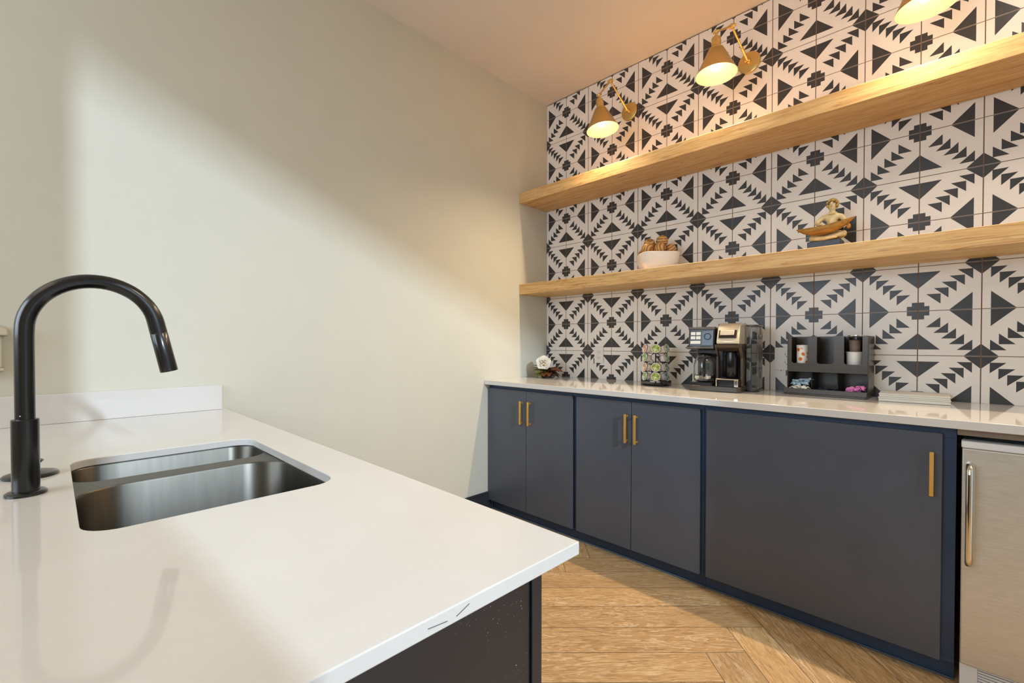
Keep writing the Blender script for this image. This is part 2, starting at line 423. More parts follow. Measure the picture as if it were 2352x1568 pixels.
# ------------------------------------------------------------------ coffee bar cabinets
def pull(x, z0, z1, parent, yf=-.6405, out=.032, w=.0115):
    m = MB(); y1 = yf-out
    m.box((x-w/2, y1, z0), (x+w/2, y1+.009, z1))
    for z in (z0+.006, z1-.016): m.box((x-w/2+.001, y1+.008, z), (x+w/2-.001, yf, z+.010))
    return m.build('handle', 'brass_d', parent, bevel=.0012)
def cabinet(x0, x1, doors, label, left_st=.0, right_st=.0):
    t = thing('base_cabinet', ((x0+x1)/2, -.30, 0), label, 'cabinet')
    m = MB(); m.box((x0, -.60, .067), (x1, -.012, .884))
    d0 = doors[0][0]; d1 = doors[-1][1]
    m.box((x0, -.620, .845), (x1, -.600, .884))
    m.box((x0, -.620, .067), (x1, -.600, .085))
    m.box((x0, -.620, .085), (d0+.016, -.600, .845)); m.box((d1-.016, -.620, .085), (x1, -.600, .845))
    m.build('body', 'navy2', t, bevel=.001)
    for a, b, hx in doors:
        d = box('door', (a, -.6405, .072), (b, -.6215, .861), 'navy', t, bevel=.0015)
        pull(hx, .6445 if hx < 2 else .645, .797, d)
    box('toe_kick', (x0, -.597, .001), (x1, -.585, .066), 'navy2', t)
    m = MB(); m.box((x0, -.604, .0005), (x1, -.5975, .007)); m.build('shoe_bead', 'bead', t, bevel=.002)
    return t
cabinet(.003, .755, [(.004, .3665, .340), (.3695, .741, .4085)], 'navy two-door base cabinet against the plain side wall, brass bar pulls in the middle')
cabinet(.756, 1.508, [(.770, 1.127, 1.1075), (1.1305, 1.4925, 1.1640)], 'navy two-door base cabinet below the coffee maker, between the corner cabinet and the single-door one')
c3 = cabinet(1.509, 2.3635, [(1.5235, 2.3285, 2.302)], 'navy base cabinet with one very wide door and one brass pull')
# worktop of the coffee bar
t = box('countertop', (.001, -.674, .8855), (3.59, -.004, .9155), 'quartz', bevel=.0025)
tag(t, 'long glossy white stone worktop along the patterned tile wall', 'countertop')
# apron over the fridge bay and bay side
t = thing('undercounter_fridge', (2.68, -.3, 0), 'beige-silver undercounter fridge with a tubular handle beneath the coffee bar worktop', 'fridge')
box('body', (2.378, -.600, .012), (2.985, -.05, .826), 'white_p', t, bevel=.004)
m = MB(); m.box((2.3765, -.652, .094), (2.986, -.602, .822)); d = m.build('door', 'steel_f', t, bevel=.004)
box('top_cap', (2.3745, -.655, .823), (2.988, -.602, .846), 'white_p', t, bevel=.004)
hp = [(2.399, -.652, .758), (2.399, -.675, .765), (2.399, -.690, .752), (2.399, -.692, .73)]
path = [Vector((2.396, -.650, .768)), Vector((2.396, -.672, .768)), Vector((2.396, -.684, .764)), Vector((2.396, -.691, .754)), Vector((2.396, -.693, .740)),
        Vector((2.396, -.693, .60)), Vector((2.396, -.693, .470)), Vector((2.396, -.691, .456)), Vector((2.396, -.684, .447)), Vector((2.396, -.672, .443)), Vector((2.396, -.650, .443))]
MB().tube(path, .0105, 16).build('handle', 'chrome', d)
m = MB(); m.box((2.3765, -.640, .012), (2.420, -.602, .0925)); m.box((2.942, -.640, .012), (2.986, -.602, .0925)); m.box((2.42, -.640, .012), (2.942, -.602, .018))
m.build('kick_frame', 'white_p', t, bevel=.002)
m = MB()
for i in range(8): m.box((2.4205, -.636, .021+i*.009), (2.9415, -.604, .0262+i*.009))
m.build('vent_grille', 'white_p', t)
t = box('apron_panel', (2.3645, -.640, .862), (3.2, -.622, .8850), 'kraft', bevel=.001)
tag(t, 'greyish filler strip under the worktop above the dark gap over the fridge', 'panel')

# ------------------------------------------------------------------ peninsula with sink
m = MB()
hole = rrect(.790, 1.420, -2.768, -2.365, .052, 8)
holed_plate(m, [(.0008, -3.0), (1.97, -3.0), (1.97, -2.247), (.0008, -2.247)], [hole], .856, .876)
pt = m.build('sink_countertop', 'quartz', None, (1, -2.6, .856), bevel=.0018)
tag(pt, 'white stone worktop in the foreground with the sink cut into it', 'countertop')
m = MB()
for (y, z, l, a) in ((-2.47, .8665, .020, .35), (-2.505, .8645, .026, -.1)):
    mm = Matrix.Translation((1.9703, y, z)) @ Matrix.Rotation(a, 4, 'X')
    m.box((0, -l/2, -.0004), (.0004, l/2, .0004), mm)
m.build('scuff_mark', 'scuff', pt)
t = box('backsplash', (.0005, -3.0, .8763), (.0205, -2.262, .984), 'quartz', bevel=.0015)
tag(t, 'low white stone upstand against the plain wall at the end of the sink worktop', 'backsplash')
t = thing('peninsula_cabinet', (1, -2.6, 0), 'near-black cabinet carrying the foreground sink worktop, its end panel facing the camera', 'cabinet')
m = MB(); holed = [(.0215, -2.96), (1.915, -2.96), (1.915, -2.288), (.0215, -2.288)]
m.box((.0275, -2.96, .08), (.60, -2.290, .855)); m.box((1.60, -2.96, .08), (1.915, -2.290, .855)); m.box((.60, -2.96, .08), (1.60, -2.290, .60)); m.box((.60, -2.305, .60), (1.60, -2.290, .855)); m.box((.60, -2.96, .60), (1.60, -2.945, .855))
m.build('body', 'dark', t, bevel=.001)
ep = box('end_panel', (1.9155, -2.96, .0), (1.926, -2.3085, .855), 'dark_chip', t, bevel=.001)
box('corner_stile', (1.9155, -2.3075, .0), (1.930, -2.286, .855), 'dark', t, bevel=.0012)
for a, b, hx in ((.05, .50, .46), (.51, .96, .55), (.97, 1.42, 1.38), (1.43, 1.89, 1.47)):
    box('door', (a, -2.289, .09), (b, -2.270, .84), 'dark', t, bevel=.0015)
# sink
t = thing('double_bowl_sink', (1.1, -2.57, .855), 'brushed steel sink with two bowls, set under the foreground worktop', 'sink')
def bowl(x0, x1, y0, y1, r, z0, z1):
    m = MB(); rings = []
    for ins, z, rad in ((0, z0, r), (.002, z0-.004, r), (.010, z1+.03, r-.006), (.016, z1+.014, r-.01), (.030, z1+.004, r-.02), (.05, z1, max(.01, r-.04))):
        rings.append([(x, y, z) for x, y in rrect(x0+ins, x1-ins, y0+ins, y1-ins, rad, 10)])
    m.grid(rings, True, False, True)
    return m
cxs = []
B1 = (.785, .972, -2.772, -2.361, .060); B2 = (1.034, 1.424, -2.772, -2.361, .085)
for b, dpt in ((B1, .70), (B2, .66)):
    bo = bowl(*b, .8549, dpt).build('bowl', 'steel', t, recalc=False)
    for p in bo.data.polygons: p.flip() if hasattr(p, 'flip') else None
    c = ((b[0]+b[1])/2, (b[2]+b[3])/2)
    MB().lathe([(.001, .004), (.018, .003), (.026, .0035), (.036, .006), (.042, .0015)], (c[0], c[1], dpt), (0, 0, 1), 28).build('drain', 'chrome', bo)
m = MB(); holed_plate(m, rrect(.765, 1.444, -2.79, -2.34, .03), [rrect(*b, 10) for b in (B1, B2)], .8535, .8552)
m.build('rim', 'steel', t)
# faucet
fx, fy = 1.077, -2.8345
t = thing('faucet', (fx, fy, .8765), 'matte black gooseneck pull-down tap behind the sink', 'faucet')
MB().lathe([(.0, .0075), (.022, .0075), (.027, .0065), (.030, .004), (.030, 0), (0, 0)], (fx, fy, .8765), (0, 0, 1), 40).build('base_plate', 'black_m', t)
MB().lathe([(.0, .1465), (.0145, .1465), (.0188, .1462), (.0198, .145), (.0198, .006), (.0, .006)], (fx, fy, .8765), (0, 0, 1), 40).build('body', 'black_m', t)
cy, cz, ra = -2.7315, 1.197, .1025
path = [(fx, fy, z) for z in (1.02, 1.08, 1.14, 1.18)]+[(fx, cy+ra*math.cos(a), cz+ra*math.sin(a)) for a in [R(180-168*i/30) for i in range(31)]]
e_ = path[-1]; dy, dz = math.sin(R(12)), -math.cos(R(12))
path.append((fx, e_[1]+dy*.026, e_[2]+dz*.026))
MB().tube(path, [.0145]*(len(path)-6)+[.0148, .0151, .0154, .0158, .0162, .0164], 28).build('spout', 'black_m', t)
p0 = Vector(path[-1])+Vector((0, dy, dz))*.0003; dr = Vector((0, dy, dz))
MB().lathe([(0, 0), (.0158, 0), (.0165, .001), (.0168, .05), (.0172, .086), (.0165, .088), (.013, .088), (.012, .084), (0, .084)], p0, dr, 28).build('spray_head', 'black_m', t)
MB().tube([(fx+.019, fy, .95), (fx+.03, fy, .955), (fx+.05, fy-.0, .968)], [.006, .005, .0045], 12) if False else None
MB().ball((fx+.0138, fy-.006, 1.030), .0016, 8).build('set_screw', 'chrome', t)
t = thing('soap_dispenser', (.905, -2.832, .8765), 'low black round deck plate with a short flared knob behind the tap', 'dispenser')
MB().lathe([(0, .0085), (.035, .008), (.043, .006), (.046, .0025), (.045, 0), (0, 0)], (.905, -2.832, .8765), (0, 0, 1), 40).build('deck_plate', 'black_m', t)
MB().lathe([(0, .034), (.019, .034), (.021, .0315), (.0135, .024), (.012, .02), (.0165, .0085), (0, .0085)], (.905, -2.832, .8765), (0, 0, 1), 28).build('knob', 'black_m', t)
# box on the wall at the left edge
t = thing('wall_box', (.0, -3.0, 1.08), 'pale beige box fixed to the plain wall, cut by the left edge of the photo', 'dispenser')
box('body', (.0005, -3.10, 1.085), (.03, -2.918, 1.196), 'wall', t, bevel=.003)
m = MB(); m.prism([(-3.11, 1.197), (-2.902, 1.197), (-2.902, 1.219), (-2.93, 1.232), (-3.11, 1.236)], 0, .05); m.bm.transform(Matrix(((0, 0, 1, .0005), (1, 0, 0, 0), (0, 1, 0, 0), (0, 0, 0, 1))))
m.build('lid', 'beige_p', t, bevel=.003)
box('bottom_lip', (.0005, -3.10, 1.075), (.034, -2.912, 1.0845), 'beige_p', t, bevel=.002)

# ------------------------------------------------------------------ floating shelves
for z0, lab in ((2.220, 'thick pale maple floating shelf just under the brass wall lamps'), (1.538, 'thick pale maple floating shelf holding the bowl and the figurine')):
    m = MB(); m.box((.001, -.320, z0), (3.58, -.004, z0+.077))
    tag(m.build('floating_shelf', 'shelf', None, (.001+z0*.3, -.16, z0), bevel=.0018), lab, 'shelf')

# ------------------------------------------------------------------ sconces
def sconce(px, pz, el, pv, rim, label, rlamp=.1):
    t = thing('wall_sconce', (px, -.004, pz), label, 'lamp', 'brass swing-arm lamps above the upper shelf')
    c = Vector((px, 0, pz)); el = Vector(el); pv = Vector(pv); rim = Vector(rim)
    MB().lathe([(0, .016), (.05, .016), (.058, .013), (.060, .008), (.060, .003), (0, .003)], c, (0, -1, 0), 40).build('back_plate', 'brass', t)
    m = MB()
    for a in (-35, 145):
        q = c+Vector((.042*math.cos(R(a)), -.018, .042*math.sin(R(a)))); MB().ball(q, .0045, 10).build('screw', 'brass', t)
    m.ball(c+Vector((0, -.020, 0)), .011, 16); m.cyl(c+Vector((0, -.016, 0)), c+Vector((0, -.040, 0)), .007)
    m.cyl(c+Vector((-.014, -.036, 0)), c+Vector((.014, -.036, 0)), .006)
    m.build('swivel', 'brass', t)
    s0 = c+Vector((0, -.038, 0)); d = (el-s0)
    m = MB(); m.tube([s0, el], .0052, 14); m.tube([s0, s0+d*.35], .0074, 14); m.ball(s0+d*.36, .0085, 12)
    m.build('lower_arm', 'brass', t)
    m = MB(); m.cyl(el+Vector((-.016, 0, 0)), el+Vector((.016, 0, 0)), .0095); m.ball(el, .013, 14); m.ball(el+Vector((.018, 0, 0)), .006, 10)
    m.build('elbow_joint', 'brass', t)
    m = MB(); m.tube([el, pv], .005, 14); m.build('upper_arm', 'brass', t)
    ax = (rim-pv).normalized(); Lh = (rim-pv).length; h = Lh
    m = MB(); m.ball(pv, .011, 14); m.cyl(pv+Vector((-.015, 0, 0)), pv+Vector((.015, 0, 0)), .007); m.cyl(pv, pv+ax*.04, .0065)
    m.build('shade_joint', 'brass', t)
    m = MB(); m.lathe([(.0, .028), (.016, .028), (.0225, .034), (.0225, .050), (.0245, .052), (.0245, .056), (.0225, .058), (.0225, .082), (.030, .086), (.036, .092), (.036, .097), (.030, .097), (0, .097)], pv, ax, 32)
    m.build('socket', 'brass', t)
    m = MB()
    t0 = .096
    prof = [(.034, t0), (.040, t0+.004), (rlamp, h-.004), (rlamp+.002, h-.002), (rlamp+.002, h)]
    inn = [(rlamp, h), (rlamp-.0015, h-.003), (.038, t0+.006), (.0305, t0+.002)]
    m.lathe(prof, pv, ax, 48, 0); m.lathe([(rlamp+.002, h)]+inn, pv, ax, 48, 1)
    m.build('shade', ['brass', 'shade_in'], t, recalc=False)
    bc = pv+ax*(h-.058)
    m = MB(); m.lathe([(.0, -.032), (.011, -.032), (.013, -.02), (.022, -.004), (.0265, .008), (.0255, .02), (.017, .031), (0, .034)], bc, ax, 24)
    m.build('bulb', 'bulb', t)
    l = bpy.data.lights.new('sconce_light', 'SPOT'); l.energy = SCONCE; l.color = (1, .76, .49); l.shadow_soft_size = .015
    l.spot_size = R(146); l.spot_blend = 1
    lo = bpy.data.objects.new('sconce_light', l); COL.objects.link(lo); lo.location = Vector(bc)+ax*.042
    lo.rotation_euler = Vector((0, -.16, -1)).to_track_quat('-Z', 'Y').to_euler()
SCONCE = 52
sconce(.742, 2.755, (.722, -.215, 2.885), (.732, -.360, 2.735), (.758, -.356, 2.510), 'brass swing-arm wall lamp nearest the room corner', .098)
sconce(1.5015, 2.760, (1.4745, -.205, 2.881), (1.439, -.330, 2.807), (1.443, -.335, 2.579), 'middle brass wall lamp, shade brightest and fully in view', .100)
sconce(2.262, 2.755, (2.25, -.215, 2.880), (2.250, -.360, 2.730), (2.262, -.356, 2.502), 'brass wall lamp cut off by the top edge of the photo at the right', .098)

# ------------------------------------------------------------------ outlets
def outlet(x0, x1, z0, z1, lab):
    t = thing('wall_outlet', ((x0+x1)/2, -.002, z0), lab, 'outlet')
    box('cover_plate', (x0, -.008, z0), (x1, -.0018, z1), 'outlet', t, bevel=.0015)
    xc, zc = (x0+x1)/2, (z0+z1)/2
    for dz_ in (-.021, .021):
        m = MB(); m.prism(rrect(-.017, .017, -.014, .014, .006, 5), -.0100, -.0079)
        m.bm.transform(Matrix.Translation((xc, 0, zc+dz_)) @ Matrix(((1, 0, 0, 0), (0, 0, 1, 0), (0, 1, 0, 0), (0, 0, 0, 1))))
        so = m.build('socket', 'outlet', t)
        m = MB(); m.box((xc-.009, -.0104, zc+dz_-.001), (xc-.0065, -.0100, zc+dz_+.008)); m.box((xc+.0065, -.0104, zc+dz_-.001), (xc+.009, -.0100, zc+dz_+.007)); m.box((xc-.002, -.0104, zc+dz_-.010), (xc+.002, -.0100, zc+dz_-.0055))
        m.build('slots', 'void', so)
outlet(.462, .538, 1.030, 1.148, 'white wall outlet on the tiles between the flower and the pod carousel')
outlet(1.642, 1.760, 1.027, 1.150, 'white wall outlet on the tiles partly behind the condiment organizer')

CT = .916
# ------------------------------------------------------------------ magnolia arrangement
fc = Vector((.156, -.186, CT))
t = thing('magnolia_arrangement', fc, 'artificial white magnolia with olive and russet leaves in the far corner of the worktop', 'flower')
def petal(L, Wd, cup, mi_n=6):
    m = MB(); rings = []
    for i in range(9):
        u = i/8; w = Wd*math.sin(PI*min(1, (u*.92+.06)))**.7; r = []
        for j in range(7):
            v = (j/6-.5)*2
            r.append(Vector((v*w/2, L*u*math.cos(cup*u*.8), L*math.sin(cup*u)*.75+.25*w*v*v)))
        rings.append(r)
    m.grid(rings, False); return m
bc = fc+Vector((.010, -.045, .098))
face_dir = Vector((.62, -.74, .42)).normalized(); Q = Vector((0, 0, 1)).rotation_difference(face_dir).to_matrix().to_4x4()
for n_, L, Wd, cup, off, tilt in ((4, .060, .068, .9, 0, .75), (5, .072, .076, .45, .5, .28)):
    for i in range(n_):
        m = petal(L, Wd, cup)
        m.bm.transform(Matrix.Translation(bc) @ Q @ Matrix.Rotation(2*PI*(i+off)/n_, 4, 'Z') @ Matrix.Rotation(tilt, 4, 'X'))
        m.build('petal', 'petal', t, solid=.0012, sub=1)
m = MB(); m.lathe([(0, 0), (.009, .002), (.011, .012), (.008, .024), (0, .03)], bc, face_dir, 14); m.build('stamen', 'cone', t)
rl = random.Random(11)
def leaf(L, Wd, cv):
    m = MB(); rings = []
    for i in range(8):
        u = i/7; w = Wd*(math.sin(PI*(u*.96+.03)))**.8; r = []
        for j in range(5):
            v = (j/4-.5)*2; r.append(Vector((v*w/2, L*u, -cv*L*u*u+.18*w*abs(v))))
        rings.append(r)
    m.grid(rings, False); return m
leaves = []
for i in range(26):
    az = 2*PI*i/26+rl.uniform(-.12, .12); low = i % 2
    L = .100 if low else .108; el = (.10+rl.random()*.25) if low else (.50+rl.random()*.45)
    leaves.append((az, el, L*rl.uniform(.9, 1.08)))
for az, el, L in leaves:
    m = leaf(L, .064, .55); 
    m.bm.transform(Matrix.Translation(fc+Vector((.004, -.004, .035))) @ Matrix.Rotation(az, 4, 'Z') @ Matrix.Rotation(el, 4, 'X') @ Matrix.Rotation(rl.uniform(-.5, .5), 4, 'Y'))
    for v in m.bm.verts: v.co.x = max(v.co.x, .006); v.co.y = min(v.co.y, -.008); v.co.z = max(v.co.z, CT+.002)
    dx = math.sin(-az)
    mt_ = 'leaf_g' if (-math.sin(az)*.703+math.cos(az)*.711) < -.35 else ('leaf_b' if rl.random() < .72 else 'leaf_d')
    m.build('leaf', mt_, t, solid=.0012, sub=1)
MB().lathe([(0, 0), (.036, 0), (.042, .02), (.03, .05), (0, .055)], fc+Vector((0, 0, .0005)), (0, 0, 1), 20).build('foam_base', 'leaf_d', t)

# ------------------------------------------------------------------ pod carousel
pc = Vector((1.030, -.178, CT))
t = thing('pod_carousel', pc, 'black wire carousel stand holding single-serve coffee pods, left of the coffee maker', 'carousel')
MB().lathe([(0, 0), (.080, 0), (.084, .004), (.080, .009), (.02, .011), (0, .011)], pc+Vector((0, 0, .0004)), (0, 0, 1), 40).build('base', 'wire', t)
MB().cyl(pc+Vector((0, 0, .01)), pc+Vector((0, 0, .252)), .0035).build('pole', 'wire', t)
MB().ball(pc+Vector((0, 0, .258)), .009, 14).build('knob', 'wire', t)
m = MB(); m.box(pc+Vector((.062, -.085, .001)), pc+Vector((.085, -.06, .016))); m.ball(pc+Vector((.074, -.072, .018)), .008, 10); m.build('foot', 'wire', t, bevel=.002)
vdir = math.atan2(-2.7975+.178, 2.3722-1.03)
rows = [.225, .170, .112, .056]; NC = 6; Rl = .076
def pod_frame(r, c):
    a = vdir+2*PI*c/NC; z = rows[r]
    d = Vector((math.cos(a)*math.cos(.22), math.sin(a)*math.cos(.22), math.sin(.22)))
    o = pc+Vector((math.cos(a)*Rl, math.sin(a)*Rl, z)); return o, d
for r in range(4):
    for c in range(NC):
        o, d = pod_frame(r, c); q = Vector((0, 0, 1)).rotation_difference(d)
        m = MB(); m.tube([o-d*.004+q @ Vector((.0276*math.cos(2*PI*i/24), .0276*math.sin(2*PI*i/24), 0)) for i in range(24)], .0013, 6, closed=True)
        m.tube([o-d*.004+q @ Vector((-.0258, 0, 0)) if False else o-d*.004-Vector((0, 0, .0276)), pc+Vector((0, 0, rows[r]-.03))], .0012, 6)
        m.build('ring_holder', 'wire', t)
def make_pod(o, d, lid, lab):
    t = thing('coffee_pod', o, lab, 'coffee pod', 'coffee pods in the wire carousel')
    MB().lathe([(0, -.040), (.0175, -.040), (.019, -.037), (.0235, -.006), (.0250, -.002)], o, d, 24).build('cup', 'pod_w', t)
    MB().lathe([(.0248, -.002), (.0270, -.0015), (.0270, .0002), (.0255, .0006), (.0235, .0006)], o, d, 28).build('rim', 'pod_w', t)
    MB().lathe([(.0236, .0005), (.012, .0007), (0, .0007)], o, d, 24).build('lid', lid, t)
pos = {0: 'middle column', 1: 'right column', 5: 'left column', 2: 'back right column', 3: 'back column', 4: 'back left column'}
rown = ['top row', 'second row from the top', 'third row from the top', 'bottom row']
lids = {(0, 0): 'lid_lime', (2, 0): 'lid_lime', (3, 0): 'lid_lime', (0, 5): 'lid_red', (2, 5): 'lid_red', (1, 5): 'lid_green', (3, 5): 'lid_green', (0, 1): 'lid_grey', (1, 1): 'lid_grey', (2, 1): 'lid_grey', (3, 1): 'lid_blue'}
cn = {'lid_lime': 'lime-green', 'lid_red': 'reddish', 'lid_green': 'green', 'lid_grey': 'grey-green', 'lid_blue': 'blue-grey'}
for r in range(4):
    for c in (0, 1, 5, 2, 4):
        if (r, c) == (1, 0): continue
        o, d = pod_frame(r, c); ld = lids.get((r, c), 'lid_green')
        if c in (2, 4): lab = 'coffee pod, carousel %s, %s' % (pos[c], rown[r])
        else: lab = '%s-lidded coffee pod, carousel %s, %s' % (cn[ld], pos[c], rown[r])
        make_pod(o, d, ld, lab)

# ------------------------------------------------------------------ coffee maker
rzc = R(6)
cm = Vector((1.308, -.348, CT))
t = thing('coffee_maker', cm, 'black and champagne two-way coffee maker with a keypad, on the worktop left of the organizer', 'coffee maker', rz=0)
MC = Matrix.Translation(cm) @ Matrix.Rotation(rzc, 4, 'Z')
def cbox(name, a, b, mat, parent=None, bevel=.003, tilt=None):
    m = MB(); mm = MC @ (tilt if tilt else Matrix()); m.box(a, b, mm); return m.build(name, mat, parent or t, bevel=bevel)
def about(p, ang, ax='X'): return Matrix.Translation(p) @ Matrix.Rotation(ang, 4, ax) @ Matrix.Translation(-Vector(p))
m = MB(); m.prism(rrect(0, .262, 0, .26, .02, 6), .001, .030, MC); m.build('base', 'brown_p', t, bevel=.003)
m = MB(); m.prism(rrect(.004, .125, .006, .12, .012, 6), .030, .046, MC); m.build('warming_plate', 'black_p', t, bevel=.002)
cbox('column', (.004, .15, .03), (.256, .258, .325), 'black_p', bevel=.01)
# left control head
tl = about((.065, .02, .235), R(-6))
ch = cbox('control_head', (-.004, .012, .233), (.133, .16, .338), 'black_p', bevel=.006, tilt=tl)
cbox('bezel', (-.006, .008, .330), (.135, .17, .345), 'bronze', bevel=.003, tilt=tl)
cbox('lower_lip', (-.014, .004, .226), (.130, .05, .236), 'brown_p', bevel=.003, tilt=tl)
cbox('display', (.064, .0085, .243), (.126, .0125, .325), 'blue_lcd', ch, bevel=.003, tilt=tl)
for i, (bx, bz, bw) in enumerate(((.008, .300, .024), (.036, .300, .024), (.008, .277, .024), (.036, .277, .024), (.007, .252, .053))):
    cbox('button', (bx, .009, bz), (bx+bw, .0125, bz+.0165), 'white_p', ch, bevel=.0012, tilt=tl)
m = MB()
mm = MC @ tl @ Matrix.Translation((.096, .0082, .292)) @ Matrix.Rotation(PI/2, 4, 'X')
m.lathe([(.014, 0), (.018, .0008), (.019, 0)], (0, 0, 0), (0, 0, 1), 28); m.bm.transform(mm); m.build('dial', 'blue_lcd', ch)
# right brew head: champagne flip lid
tr = about((.2, .01, .25), R(-14))
m = MB()
pr_ = [(.0, .250), (-.012, .262), (.022, .345), (.05, .362), (.17, .362), (.17, .25)]   # (y, z) side profile
def sidep(m, prof, x0, x1, mi=None):
    r0 = [MC @ Vector((x0, y, z)) for y, z in prof]; r1 = [MC @ Vector((x1, y, z)) for y, z in prof]
    m.grid([r0, r1], True, True, True, mi)
sidep(m, pr_, .146, .256); bh = m.build('brew_head', 'champ', t, bevel=.005)
m = MB(); sidep(m, [(-.0115, .300), (-.0015, .325), (.006, .3225), (-.004, .298)], .164, .232); m.build('lid_grip', 'champ', bh, bevel=.002)
m = MB(); sidep(m, [(-.0062, .284), (.0105, .326), (.0125, .3255), (-.004, .2835)], .156, .242); m.build('grip_recess', 'bronze', bh)
m = MB(); sidep(m, [(-.006, .238), (-.010, .249), (.17, .249), (.17, .225), (.03, .215)], .142, .260); m.build('collar', 'bronze', t, bevel=.003)
m = MB()
ml = MC @ Matrix.Translation((.2, .075, 0))
m.lathe([(0, .228), (.012, .226), (.008, .212), (.0, .206)], (0, 0, 0), (0, 0, 1), 16); m.bm.transform(ml); m.build('nozzle', 'chrome', t)
m = MB(); m.lathe([(0, .232), (.046, .232), (.048, .228), (.048, .078), (.046, .075), (0, .075)], (.199, .105, 0), (0, 0, 1), 40); m.bm.transform(MC); m.build('brew_drum', 'black_p', t)
cbox('left_arm', (.136, .03, .045), (.148, .06, .19), 'bronze', bevel=.003)
m = MB(); sidep(m, [(.0, .25), (.03, .25), (.075, .185), (.075, .03), (.045, .03), (.045, .178), (-.0, .235)], .250, .266); m.build('right_arm', 'bronze', t, bevel=.003)
m = MB(); sidep(m, [(.0, .25), (.022, .25), (.06, .19), (.06, .18), (.045, .18), (-.0, .235)], .136, .146); m.build('left_brace', 'bronze', t, bevel=.002)
m = MB(); m.prism(rrect(.146, .250, -.002, .13, .014, 6), .030, .068, MC); dt = m.build('drip_tray', 'black_p', t, bevel=.003)
cbox('tray_rim', (.144, -.006, .066), (.252, .05, .072), 'chrome', dt, bevel=.002)
cbox('tray_trim', (.143, -.006, .031), (.149, .04, .0655), 'chrome', dt, bevel=.002); cbox('tray_trim', (.232, -.006, .031), (.2515, .04, .0655), 'chrome', dt, bevel=.002)
# water tank
m = MB()
prof = rrect(.266, .318, .10, .265, .014, 6)
m.prism(prof, .012, .345, MC); tk = m.build('water_tank', 'tank', t, bevel=.004)
m = MB(); m.prism(rrect(.264, .320, .098, .267, .014, 6), .346, .354, MC); m.build('tank_lid', 'brown_p', tk, bevel=.002)
m = MB(); m.prism(rrect(.255, .322, .12, .268, .02, 6), .001, .0115, MC); m.build('tank_foot', 'brown_p', t, bevel=.002)
# carafe
cf = MC @ Vector((.066, .066, .0472))
t2 = thing('coffee_carafe', cf, 'empty glass carafe standing on the left plate of the coffee maker', 'carafe')
MB().lathe([(0, .001), (.040, .001), (.052, .006), (.055, .02), (.054, .095), (.050, .118), (.036, .135), (.036, .142), (.0345, .142), (.0345, .134), (.048, .117), (.052, .095), (.053, .02), (.050, .008), (0, .004)], cf, (0, 0, 1), 40).build('glass_body', 'glass', t2)
MB().lathe([(.0552, .018), (.0562, .018), (.0562, .034), (.0552, .034)], cf, (0, 0, 1), 40).build('lower_band', 'chrome', t2)
MB().lathe([(0, .155), (.02, .156), (.034, .152), (.038, .146), (.038, .141), (.0, .141)], cf, (0, 0, 1), 32).build('lid', 'black_p', t2)
ha = R(-70)
hd = Vector((math.cos(ha), math.sin(ha), 0))
MB().tube([cf+hd*.037+Vector((0, 0, .143)), cf+hd*.058+Vector((0, 0, .144)), cf+hd*.076+Vector((0, 0, .130)), cf+hd*.078+Vector((0, 0, .09)), cf+hd*.073+Vector((0, 0, .05)), cf+hd*.057+Vector((0, 0, .034))], .0068, 12).build('handle', 'black_p', t2)

# ------------------------------------------------------------------ organizer
og = Vector((1.90, -.09, CT))
t = thing('condiment_organizer', og, 'smoky black plastic cup and packet organizer right of the coffee maker', 'organizer')
ro = Matrix.Translation((1.90, -.09, 0)) @ Matrix.Rotation(R(-2.5), 4, 'Z') @ Matrix.Translation((-1.90, .09, 0))
def obox(name, a, b, mat='brown_p', parent=None, bevel=.0015):
    m = MB(); m.box(a, b, ro); return m.build(name, mat, parent or t, bevel=bevel)
X0, X1 = 1.742, 2.068
m = MB()
zt = 1.207; zb = 1.030
o1 = [(X0, zb), (X1, zb), (X1, zt)]
slots = [(1.7575, 1.8290, 1.073), (1.8670, 1.9365, 1.072), (1.9775, 2.0480, 1.072)]
outl = [(X0, zb), (X1, zb), (X1, zt)]
for a, b, z in reversed(slots):
    r_ = .012; outl.append((b, zt))
    for i in range(5): an = R(0-90*i/4); outl.append((b-r_+r_*math.cos(an), z+r_+r_*math.sin(an)))
    for i in range(5): an = R(270-90*i/4); outl.append((a+r_+r_*math.cos(an), z+r_+r_*math.sin(an)))
    outl.append((a, zt))
outl.append((X0, zt))
holed_plate(m, outl, [], -.150, -.1455)
m.bm.transform(ro @ Matrix(((1, 0, 0, 0), (0, 0, 1, 0), (0, 1, 0, 0), (0, 0, 0, 1)))); m.build('front_panel', 'brown_p', t, smooth=False)
for x in (X0-.004, X1): obox('side_panel', (x, -.150, .925), (x+.004, -.02, zt))
obox('back_panel', (X0, -.024, .925), (X1, -.020, zt))
obox('upper_floor', (X0, -.1455, zb), (X1, -.024, zb+.004))
for x in (1.8475, 1.955):
    obox('divider', (x-.002, -.1455, zb+.0045), (x+.002, -.0245, zt-.002)); obox('divider', (x-.006, -.140, .930), (x-.001, -.0245, zb-.001), 'black_p')
m = MB(); m.prism(rrect(X0-.010, X1+.004, -.186, -.018, .01, 5), CT+.0005, CT+.008, ro); bt = m.build('base_tray', 'brown_p', t, bevel=.001)
for a, b in (((X0-.010, -.186, CT+.008), (X1+.004, -.181, CT+.032)), ((X0-.010, -.181, CT+.008), (X0-.005, -.155, CT+.032)), ((X1-.001, -.181, CT+.008), (X1+.004, -.155, CT+.032))):
    obox('tray_wall', a, b, 'brown_p', bt)
